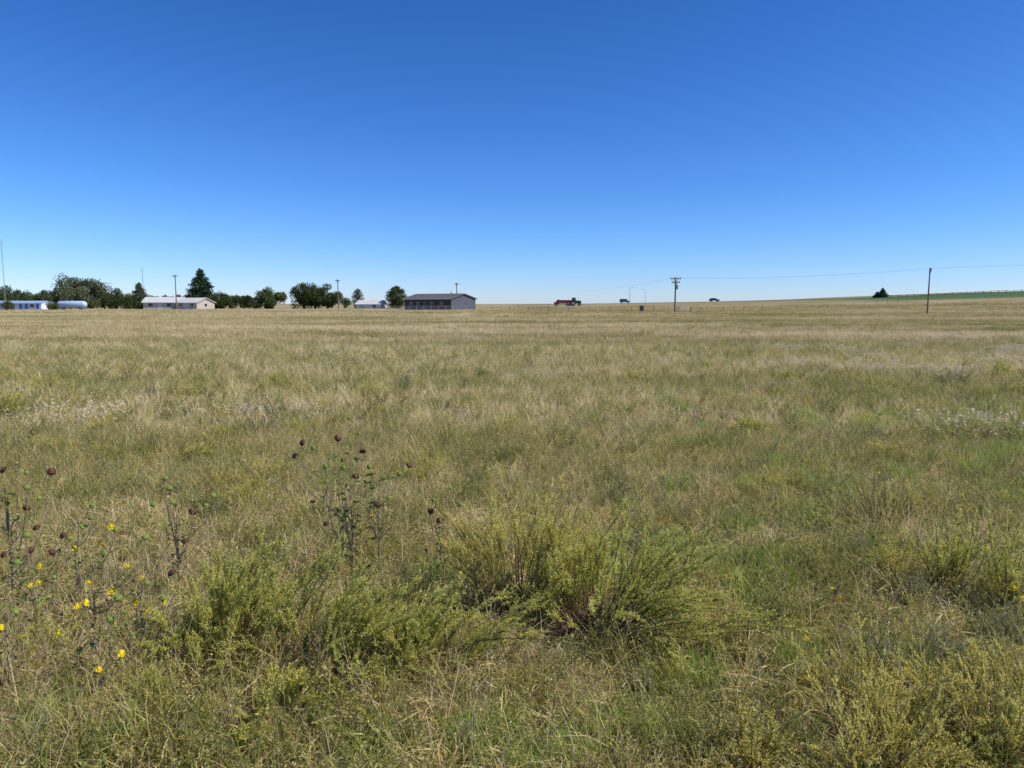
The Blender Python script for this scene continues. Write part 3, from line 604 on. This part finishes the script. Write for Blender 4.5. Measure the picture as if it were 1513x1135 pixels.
def building(nm,label,px,d,rz,L,W,eave,peak,wm,rm,wins,doors,gm=None,cat='building',over=.4,wmat=None,chim=False,trim=None):
    trim=trim or M_trim
    x,y=wp(px,d); e=obj(nm,None,loc=(x,y,Hf(x,y)-.05),rz=rz,label=label,cat=cat)
    g=Geo(); h=W/2
    V=[[-L/2,-h,0],[L/2,-h,0],[L/2,h,0],[-L/2,h,0],[-L/2,-h,eave],[L/2,-h,eave],[L/2,h,eave],[-L/2,h,eave]]
    g.add(V,[[0,1,5,4],[2,3,7,6]],mat=0)
    g.add([[L/2,-h,0],[L/2,h,0],[L/2,h,eave],[L/2,0,peak-.05],[L/2,-h,eave]],[[0,1,2,3,4]],mat=1)
    g.add([[-L/2,-h,0],[-L/2,h,0],[-L/2,h,eave],[-L/2,0,peak-.05],[-L/2,-h,eave]],[[4,3,2,1,0]],mat=1)
    obj('wall',g.mesh('wall',[wm,gm or wm]),e)
    sl=(peak-eave)/h; o=over; prof=[(-h-o,eave-sl*o),(0,peak),(h+o,eave-sl*o),(h+o,eave-sl*o+.16),(0,peak+.16),(-h-o,eave-sl*o+.16)]
    g=Geo(); g.prism(prof,0,-L/2-o,L/2+o); ro=obj('roof',g.mesh('roof',[rm]),e)
    g=Geo(); g.box([0,-h-o-.03,eave-sl*o+.06],[L+2*o,.05,.2]); obj('fascia',g.mesh('fascia',[M_trim]),e)
    if chim:
        g=Geo(); g.tube([[L*.2,.8,peak-.3],[L*.2,.8,peak+.5]],.12,10); g.tube([[L*.2,.8,peak+.5],[L*.2,.8,peak+.6]],.18,10); obj('chimney',g.mesh('chimney',[M_roofg]),ro)
    def opening(k,u,face,w_,h_,zc,mat):
        g=Geo(); fr=Geo()
        if face=='f': c=[u,-h-.02,zc]; s=[w_,.04,h_]; fs=[w_+.24,.03,h_+.24]; fc=[u,-h-.005,zc]
        else: c=[L/2+.02,u,zc]; s=[.04,w_,h_]; fs=[.03,w_+.24,h_+.24]; fc=[L/2+.005,u,zc]
        g.box(c,s); p=obj(k,g.mesh(k,[mat]),e); fr.box(fc,fs); obj('frame',fr.mesh('frame',[trim]),p)
    for (u,f,w_,h_,zc) in wins: opening('window',u,f,w_,h_,zc,M_glass)
    for (u,f,w_,h_) in doors: opening('door',u,f,w_,h_,h_/2+.13,wmat or M_door)
    return e
building('farm_building','long dark brown metal building with grey gable end',650,193,math.radians(-36),16,9.6,2.9,4.1,M_brown,M_roofg,[(-5.6,'f',1.2,.9,1.7),(-3.2,'f',1.2,.9,1.7),(1.5,'f',1.2,.9,1.7),(4.8,'f',1.2,.9,1.7)],[(-.8,'f',1.0,2.1)],gm=M_greyw,chim=True,wmat=M_greyw,trim=M_greyw)
building('ranch_house','pale ranch house with light roof and dark windows',245,225,math.radians(8),10.5,7,2.2,3.6,M_tan,M_roofw,[(-3.2,'f',1.3,1,1.4),(2,'f',1.3,1,1.4)],[(-.5,'f',1,1.95)],chim=True,cat='house')
building('ranch_house','small pale house with white gable roof',289,222,math.radians(-22),8,7,2.1,3.4,M_tan,M_roofw,[(-2.2,'f',1.2,1,1.4),(2.2,'f',1.2,1,1.4),(0,'g',1.0,.9,1.4)],[(0,'f',.95,1.9)],cat='house')
building('white_shed','low white building with pale metal roof',549,230,math.radians(-10),7.6,6,1.5,2.6,M_white2,M_roofw,[(2,'f',1,.7,.95)],[(-2,'f',1.6,1.3)],cat='shed')
building('mobile_home','long white mobile home with blue doors and trim',34,207,math.radians(-2),14,5,1.9,2.4,M_white2,M_blueroof,[(-6.2,'f',.8,.8,1.2),(-3.6,'f',1,.8,1.2),(-1,'f',1,.8,1.2),(4.4,'f',1.1,.8,1.2)],[(-5.0,'f',.9,1.65),(1.2,'f',.9,1.65),(2.8,'f',.9,1.65),(6.0,'f',.8,1.65)],wmat=M_blue,over=.2,cat='house')
def tank(px,d):
    x,y=wp(px,d); e=obj('storage_tank',None,loc=(x,y,Hf(x,y)),label='horizontal white storage tank on steel legs',cat='tank',rz=-.05)
    g=Geo(); L=8.2; r=.95; xs_=[-L/2,-L/2+.12,-L/2+.4,-L/2+.8,L/2-.8,L/2-.4,L/2-.12,L/2]; rs=[.05,.45*r,.8*r,r,r,.8*r,.45*r,.05]
    g.tube([[q,0,1.5] for q in xs_],rs,20); obj('tank_shell',g.mesh('tank_shell',[plain('tank_paint',(.45,.56,.72),.35,.5,var=.08)],True),e)
    g=Geo(); g.tube([[0,0,2.4],[0,0,2.65]],.3,12); obj('hatch',g.mesh('hatch',[M_blue]),e)
    for q in (-2.4,2.4):
        g=Geo(); g.box([q,0,.42],[.4,1.3,.84]); obj('leg',g.mesh('leg',[M_blue]),e)
tank(107,200)

# ---------------------------------------------------------------- poles
M_wood=plain('weathered_pole_wood',(.18,.14,.10),.85,.2); M_steel=plain('galvanised_steel',(.35,.36,.38),.45,.5,metal=.6,var=.1); M_ins=plain('porcelain',(.25,.2,.18),.3,.5); M_wire=plain('cable',(.16,.16,.17),.6)
def pole(px,d,top_py,arms,label,r=.16,trans=False,rz=0.0):
    x,y=wp(px,d); z0=Hf(x,y); h=pz(top_py,d)-z0; e=obj('utility_pole',None,loc=(x,y,z0),rz=rz,label=label,cat='utility pole')
    g=Geo(); g.tube([[0,0,-.3],[.02,0,h*.5],[0,0,h]],[r,r*.9,r*.7],10); obj('pole_shaft',g.mesh('pole_shaft',[M_wood]),e)
    for dz,w in arms:
        g=Geo(); g.box([0,-.15,h-dz],[w,.13,.16]); 
        for s in (-1,1): g.tube([[s*w*.3,-.15,h-dz],[0,-.1,h-dz-.55]],.03,4)
        a=obj('crossarm',g.mesh('crossarm',[M_wood]),e)
        for s in (-.46,-.18,.18,.46):
            g=Geo(); g.tube([[s*w,-.15,h-dz+.08],[s*w,-.15,h-dz+.17],[s*w,-.15,h-dz+.3]],[.05,.1,.04],8); obj('insulator',g.mesh('insulator',[M_ins]),a)
    if trans:
        g=Geo(); g.tube([[.32,0,h-2.2],[.32,0,h-2.1],[.32,0,h-1.35],[.32,0,h-1.25]],[.2,.25,.25,.18],12); g.tube([[.32,0,h-1.25],[.32,0,h-1.0]],.05,6); obj('transformer',g.mesh('transformer',[M_steel]),e)
    return x,y,z0+h
A=pole(997,140,410,[(.25,2.0),(.95,1.5)],'wooden utility pole with two crossarms and transformer',trans=True,rz=.15)
Bp=pole(1370,119,396,[(.35,1.0)],'slender wooden utility pole beside the field',r=.12,rz=.9)
pole(261,215,406,[(.4,1.6)],'wooden utility pole beside tan houses'); pole(500,222,413,[(.4,1.4)],'wooden utility pole beside dense trees'); pole(675,215,418,[(.4,1.2)],'wooden utility pole behind long dark building')
Cp=(125.,92.,9.4); x9,y9=wp(850,330); Dp=(x9,y9,7.5)
def wire(a,b,sag,off):
    t=np.linspace(0,1,24)[:,None]; a=np.array(a)+off; b=np.array(b)+off; P=a*(1-t)+b*t; P[:,2]-=sag*4*(t*(1-t))[:,0]
    g=Geo(); g.tube(P,.007,4); obj('power_line',g.mesh('power_line',[M_wire]),label='thin overhead wire strung between wooden poles',cat='power line',group='overhead wires')
for off in ((-.3,0,0),(.3,0,-.1)):
    wire(A,Bp,.6,np.array(off)); wire(Bp,Cp,.25,np.array(off)); wire(A,Dp,.7,np.array(off))
x,y,z=Cp; e=obj('utility_pole',None,loc=(x,y,Hf(x,y)),label='wooden utility pole beside the field',cat='utility pole'); g=Geo(); g.tube([[0,0,-.3],[0,0,z-Hf(x,y)]],[.14,.1],10); obj('pole_shaft',g.mesh('pole_shaft',[M_wood]),e)
def mast(px,d,top,label,r):
    x,y=wp(px,d); z0=Hf(x,y); h=pz(top,d)-z0; e=obj('antenna_mast',None,loc=(x,y,z0),label=label,cat='antenna')
    g=Geo(); q=r
    for k in range(3):
        a=k*2.094; g.tube([[q*math.cos(a),q*math.sin(a),0],[q*.8*math.cos(a),q*.8*math.sin(a),h*.93]],.03,4)
    nz=int(h/1.0)
    for i in range(nz):
        a=i*2.094; b=(i+1)*2.094; g.tube([[q*math.cos(a),q*math.sin(a),h*.93*i/nz],[q*math.cos(b),q*math.sin(b),h*.93*(i+1)/nz]],.018,3)
    obj('mast_lattice',g.mesh('mast_lattice',[M_steel]),e)
    g=Geo(); g.tube([[0,0,h*.9],[0,0,h]],.03,5)
    for k in range(4): g.box([0,0,h*(.93+.015*k)],[1.3-.25*k,.03,.03])
    obj('antenna',g.mesh('antenna',[M_steel]),e)
mast(9,205,353,'tall thin lattice antenna mast beside mobile home',.16); mast(213,280,395,'faint thin distant antenna mast',.09)
for px,tp in ((930,425),(953,428)):
    x,y=wp(px,322); z0=Hf(x,y); h=pz(tp,322)-z0; e=obj('street_lamp',None,loc=(x,y,z0),label='tall steel highway lamp post with curved arm',cat='street lamp',group='lamp posts along the highway',rz=(0 if px<940 else math.pi))
    g=Geo(); g.tube([[0,0,0],[0,0,h*.8],[.15,0,h*.95],[.5,0,h],[.9,0,h]],[.08,.07,.06,.04,.04],8); obj('lamp_post',g.mesh('lamp_post',[M_steel]),e)
    g=Geo(); g.box([1.1,0,h],[.6,.25,.12]); obj('lamp_head',g.mesh('lamp_head',[M_steel]),e)

# ---------------------------------------------------------------- fences
def fence(nm,p0,p1,sp,ph,pr,rails,rr,mp,mr,label,cat='fence'):
    p0=np.array(p0,float); p1=np.array(p1,float); L=np.linalg.norm(p1-p0); n=int(L/sp); x0,y0=p0
    e=obj(nm,None,loc=(x0,y0,Hf(x0,y0)),label=label,cat=cat); z00=Hf(x0,y0)
    g=Geo(); g.tube([[0,0,-.2],[0,0,ph]],[pr,pr*.85],6); pm=g.mesh('post',[mp]); g=Geo()
    pts=[p0+(p1-p0)*i/n for i in range(n+1)]
    for q in pts[:100]: obj('post',pm,e,loc=(q[0]-x0,q[1]-y0,Hf(*q)-z00))
    for z in rails: g.tube([[q[0]-x0,q[1]-y0,Hf(*q)-z00+z] for q in pts],rr,4)
    obj('rail',g.mesh('rail',[mr]),e)
a=wp(700,172); b=wp(1000,150); fence('wire_fence',a,b,4.5,1.15,.06,(.35,.7,1.05),.01,M_wood,M_wire,'wire fence with dark wooden posts across field')
a=wp(1000,152); b=wp(1340,250); fence('wire_fence',a,b,9,1.1,.055,(.4,.8,1.05),.01,M_wood,M_wire,'wire fence with wooden posts beside highway field')
a=wp(572,176); b=wp(690,178); fence('corral_fence',a,b,1.6,1.2,.06,(.3,.6,.9,1.15),.03,M_steel,M_steel,'pale pipe corral fence before dark building')
a=wp(1305,320); b=(300,314); 
def guard(p0,p1):
    p0=np.array(p0);p1=np.array(p1); n=44; z00=Hf(*p0); e=obj('guard_rail',None,loc=(p0[0],p0[1],z00),label='steel highway guard rail on posts along embankment',cat='guard rail')
    g=Geo(); g.box([0,0,.4],[.2,.2,1.1]); pm=g.mesh('post',[M_wood]); pts=[p0+(p1-p0)*i/n for i in range(n+1)]
    for q in pts: obj('post',pm,e,loc=(q[0]-p0[0],q[1]-p0[1],Hf(*q)-z00))
    g=Geo(); V=[]
    for q in pts:
        for (dy,z) in ((-.12,.62),(-.2,.72),(-.12,.8),(-.2,.9),(-.12,1.0)): V.append([q[0]-p0[0],q[1]-p0[1]+dy,Hf(*q)-z00+z])
    F=[[5*i+k,5*i+5+k,5*i+6+k,5*i+1+k] for i in range(n) for k in range(4)]; g.add(V,F); obj('rail',g.mesh('rail',[M_steel]),e)
guard(a,b)
x,y=wp(1003,146); e=obj('field_gate',None,loc=(x,y,Hf(x,y)),label='small pipe gate beside utility pole',cat='gate',rz=.1)
g=Geo(); g.tube([[0,0,-.1],[0,0,1.2]],.06,8); pm=g.mesh('post',[M_wood]); obj('post',pm,e); obj('post',pm,e,loc=(2.4,0,0))
g=Geo(); 
for z in (.3,.6,.9,1.05): g.tube([[.08,0,z],[2.32,0,z]],.025,6)
for q in (.08,1.2,2.32): g.tube([[q,0,.25],[q,0,1.1]],.025,6)
obj('gate_panel',g.mesh('gate_panel',[M_steel]),e)
x,y=wp(948,165); e=obj('utility_cabinet',None,loc=(x,y,Hf(x,y)),label='dark green metal utility cabinet beside fence',cat='utility box')
M_cab=plain('dark_cabinet_paint',(.04,.05,.045),.5); g=Geo(); g.box([0,0,.6],[.8,.6,1.2]); g.box([0,0,1.23],[.9,.7,.06]); obj('cabinet_body',g.mesh('cabinet_body',[M_cab]),e)
g=Geo(); g.box([-.19,-.315,.6],[.36,.025,1.05]); dm=g.mesh('door',[M_cab]); obj('door',dm,e); obj('door',dm,e,loc=(.39,0,0))

# ---------------------------------------------------------------- vehicles
M_tyre=plain('rubber',(.02,.02,.02),.8,.2); M_rim=plain('wheel_rim',(.4,.4,.4),.4,.5,metal=.5)
def wheel(e,x,y,r,w,rim=M_rim):
    g=Geo(); g.tube([[0,-w/2,0],[0,-w/2+.03,0],[0,w/2-.03,0],[0,w/2,0]],[r*.9,r,r,r*.9],20); wo=obj('wheel',g.mesh('wheel',[M_tyre]),e,loc=(x,y,r))
    g=Geo(); g.tube([[0,-w/2-.01,0],[0,w/2+.01,0]],r*.55,14); obj('rim',g.mesh('rim',[rim]),wo)
def car(px,d,col,label,nm='parked_car',van=False,rz=0.0,gname=None):
    x,y=wp(px,d); e=obj(nm,None,loc=(x,y,Hf(x,y)+.14),rz=rz,label=label,cat='car',group=gname)
    paint=plain('car_paint',col,.3,.5,var=.05)
    low=[(-2.25,.35),(2.2,.35),(2.28,.62),(2.15,.85),(1.1,.98),(-2.1,1.0),(-2.28,.8)]
    up=[(1.05,.98),(.45,1.45),(-1.2,1.5),(-1.95,1.0)] if not van else [(1.25,.98),(.75,1.75),(-2.1,1.8),(-2.2,1.0)]
    g=Geo(); g.prism(low,1,-.88,.88); g.prism(up,1,-.74,.74); obj('body',g.mesh('body',[paint]),e)
    for s in (-1,1):
        g=Geo(); t=up; cx=sum(p for p,_ in t)/4; cz=sum(z for _,z in t)/4
        pr=[(cx+(p-cx)*.86,cz+(z-cz)*.72+.02) for p,z in t]; g.prism(pr,1,s*.735,s*.755); obj('window',g.mesh('window',[M_glass]),e)
    g=Geo(); a,b=up[0],up[1]; g.add([[a[0]-.03,-.66,a[1]+.06],[a[0]-.03,.66,a[1]+.06],[b[0]+.03,.6,b[1]-.05],[b[0]+.03,-.6,b[1]-.05]],[[0,1,2,3]]); obj('windshield',g.mesh('windshield',[M_glass]),e)
    for q in (-1.4,1.4):
        for s in (-.8,.8): wheel(e,q,s,.34,.22)
    for s in (-.6,.6): g=Geo(); g.box([2.26,s,.68],[.06,.3,.14]); obj('headlight',g.mesh('headlight',[M_trim]),e)
car(1055,328,(.03,.035,.045),'dark car driving on the distant highway','car')
car(923,328,(.10,.11,.13),'dark grey van on the distant highway','van',van=True)
gp=plain('green_machine_paint',(.015,.08,.03),.5,var=.1); rp=plain('red_machine_paint',(.26,.025,.02),.5,var=.1)
x,y=wp(850,262); e=obj('tractor',None,loc=(x,y,Hf(x,y)),label='green farm tractor with enclosed cab',cat='tractor')
g=Geo(); g.prism([(-1.2,.8),(2.0,.8),(2.1,1.5),(1.9,1.75),(.2,1.9),(-1.2,1.7)],1,-.5,.5); g.box([-.9,.85,1.6],[1.5,.5,.1]); g.box([-.9,-.85,1.6],[1.5,.5,.1]); obj('body',g.mesh('body',[gp]),e)
g=Geo(); g.prism([(-1.3,1.7),(.15,1.85),(.0,2.7),(-1.2,2.7)],1,-.6,.6); obj('cab',g.mesh('cab',[M_glass]),e)
g=Geo(); g.box([-.6,0,2.78],[1.6,1.4,.14]); obj('cab_roof',g.mesh('cab_roof',[gp]),e)
g=Geo(); g.tube([[1.1,.2,1.7],[1.1,.2,2.5]],.06,8); obj('exhaust_pipe',g.mesh('exhaust_pipe',[M_wire]),e)
for s in (-.95,.95): wheel(e,-.9,s,.9,.45); wheel(e,1.5,s*.85,.55,.3)
x,y=wp(832,262); e=obj('grain_truck',None,loc=(x,y,Hf(x,y)),label='dark red grain truck with tall box beside tractor',cat='truck',rz=math.pi)
g=Geo(); g.prism([(1.3,.6),(3.2,.6),(3.25,1.3),(2.5,1.45),(2.1,2.2),(1.3,2.25)],1,-.95,.95); obj('cab',g.mesh('cab',[rp]),e)
for s in (-1,1): g=Geo(); g.prism([(1.5,1.4),(2.35,1.4),(2.0,2.05),(1.5,2.05)],1,s*.95,s*.97); obj('window',g.mesh('window',[M_glass]),e)
g=Geo(); g.prism([(-3.2,1.0),(1.1,1.0),(1.2,2.1),(-3.3,2.1)],1,-1.15,1.15); 
for q in np.arange(-3,1.1,.6): g.box([q,-1.18,1.55],[.08,.06,1.05]); g.box([q,1.18,1.55],[.08,.06,1.05])
obj('grain_box',g.mesh('grain_box',[rp]),e)
g=Geo(); g.box([-.3,0,.8],[6.2,.8,.25]); obj('chassis',g.mesh('chassis',[M_wire]),e)
for q in (-2.5,-1.4,2.4):
    for s in (-.9,.9): wheel(e,q,s,.5,.3)

# ---------------------------------------------------------------- light, sky, camera
az,el=math.radians(102),math.radians(47)
S=Vector((math.sin(az)*math.cos(el),math.cos(az)*math.cos(el),math.sin(el)))
ld=bpy.data.lights.new('sun','SUN'); ld.energy=5.0; ld.angle=math.radians(.53); ld.color=(1,.955,.87)
lo=bpy.data.objects.new('sun',ld); COL.objects.link(lo); lo.rotation_euler=S.to_track_quat('Z','Y').to_euler()
w=bpy.data.worlds.new('World'); scene.world=w; w.use_nodes=True; nt=w.node_tree; bg=nt.nodes['Background']
sk=nt.nodes.new('ShaderNodeTexSky'); sk.sky_type='NISHITA'; sk.sun_disc=False; sk.sun_elevation=el; sk.sun_rotation=az; sk.altitude=1500; sk.air_density=1.0; sk.dust_density=.3; sk.ozone_density=2.5
# clear high-plains air: deeper blue than the stock sky (per-channel grade of the sky radiance)
sp=nt.nodes.new('ShaderNodeSeparateColor'); cb=nt.nodes.new('ShaderNodeCombineColor'); nt.links.new(sk.outputs[0],sp.inputs[0])
STR=.12
for i,(a_,g_) in enumerate(((1.05,1.58),(1.13,1.26),(1.68,1.18))):
    m1=nt.nodes.new('ShaderNodeMath'); m1.operation='MULTIPLY'; m1.inputs[1].default_value=.10; nt.links.new(sp.outputs[i],m1.inputs[0])
    m2=nt.nodes.new('ShaderNodeMath'); m2.operation='POWER'; m2.inputs[1].default_value=g_; nt.links.new(m1.outputs[0],m2.inputs[0])
    m3=nt.nodes.new('ShaderNodeMath'); m3.operation='MULTIPLY'; m3.inputs[1].default_value=a_/STR; nt.links.new(m2.outputs[0],m3.inputs[0]); nt.links.new(m3.outputs[0],cb.inputs[i])
nt.links.new(cb.outputs[0],bg.inputs[0]); bg.inputs[1].default_value=STR
cd=bpy.data.cameras.new('camera'); cd.sensor_width=36; cd.lens=36*FPX/1513; cd.clip_end=20000; cd.clip_start=.05
co=bpy.data.objects.new('camera',cd); COL.objects.link(co); co.location=(0,0,CAMZ); co.rotation_euler=(math.pi/2-TH,0,0); scene.camera=co
scene.view_settings.view_transform='Standard'; scene.view_settings.look='None'; scene.view_settings.exposure=0
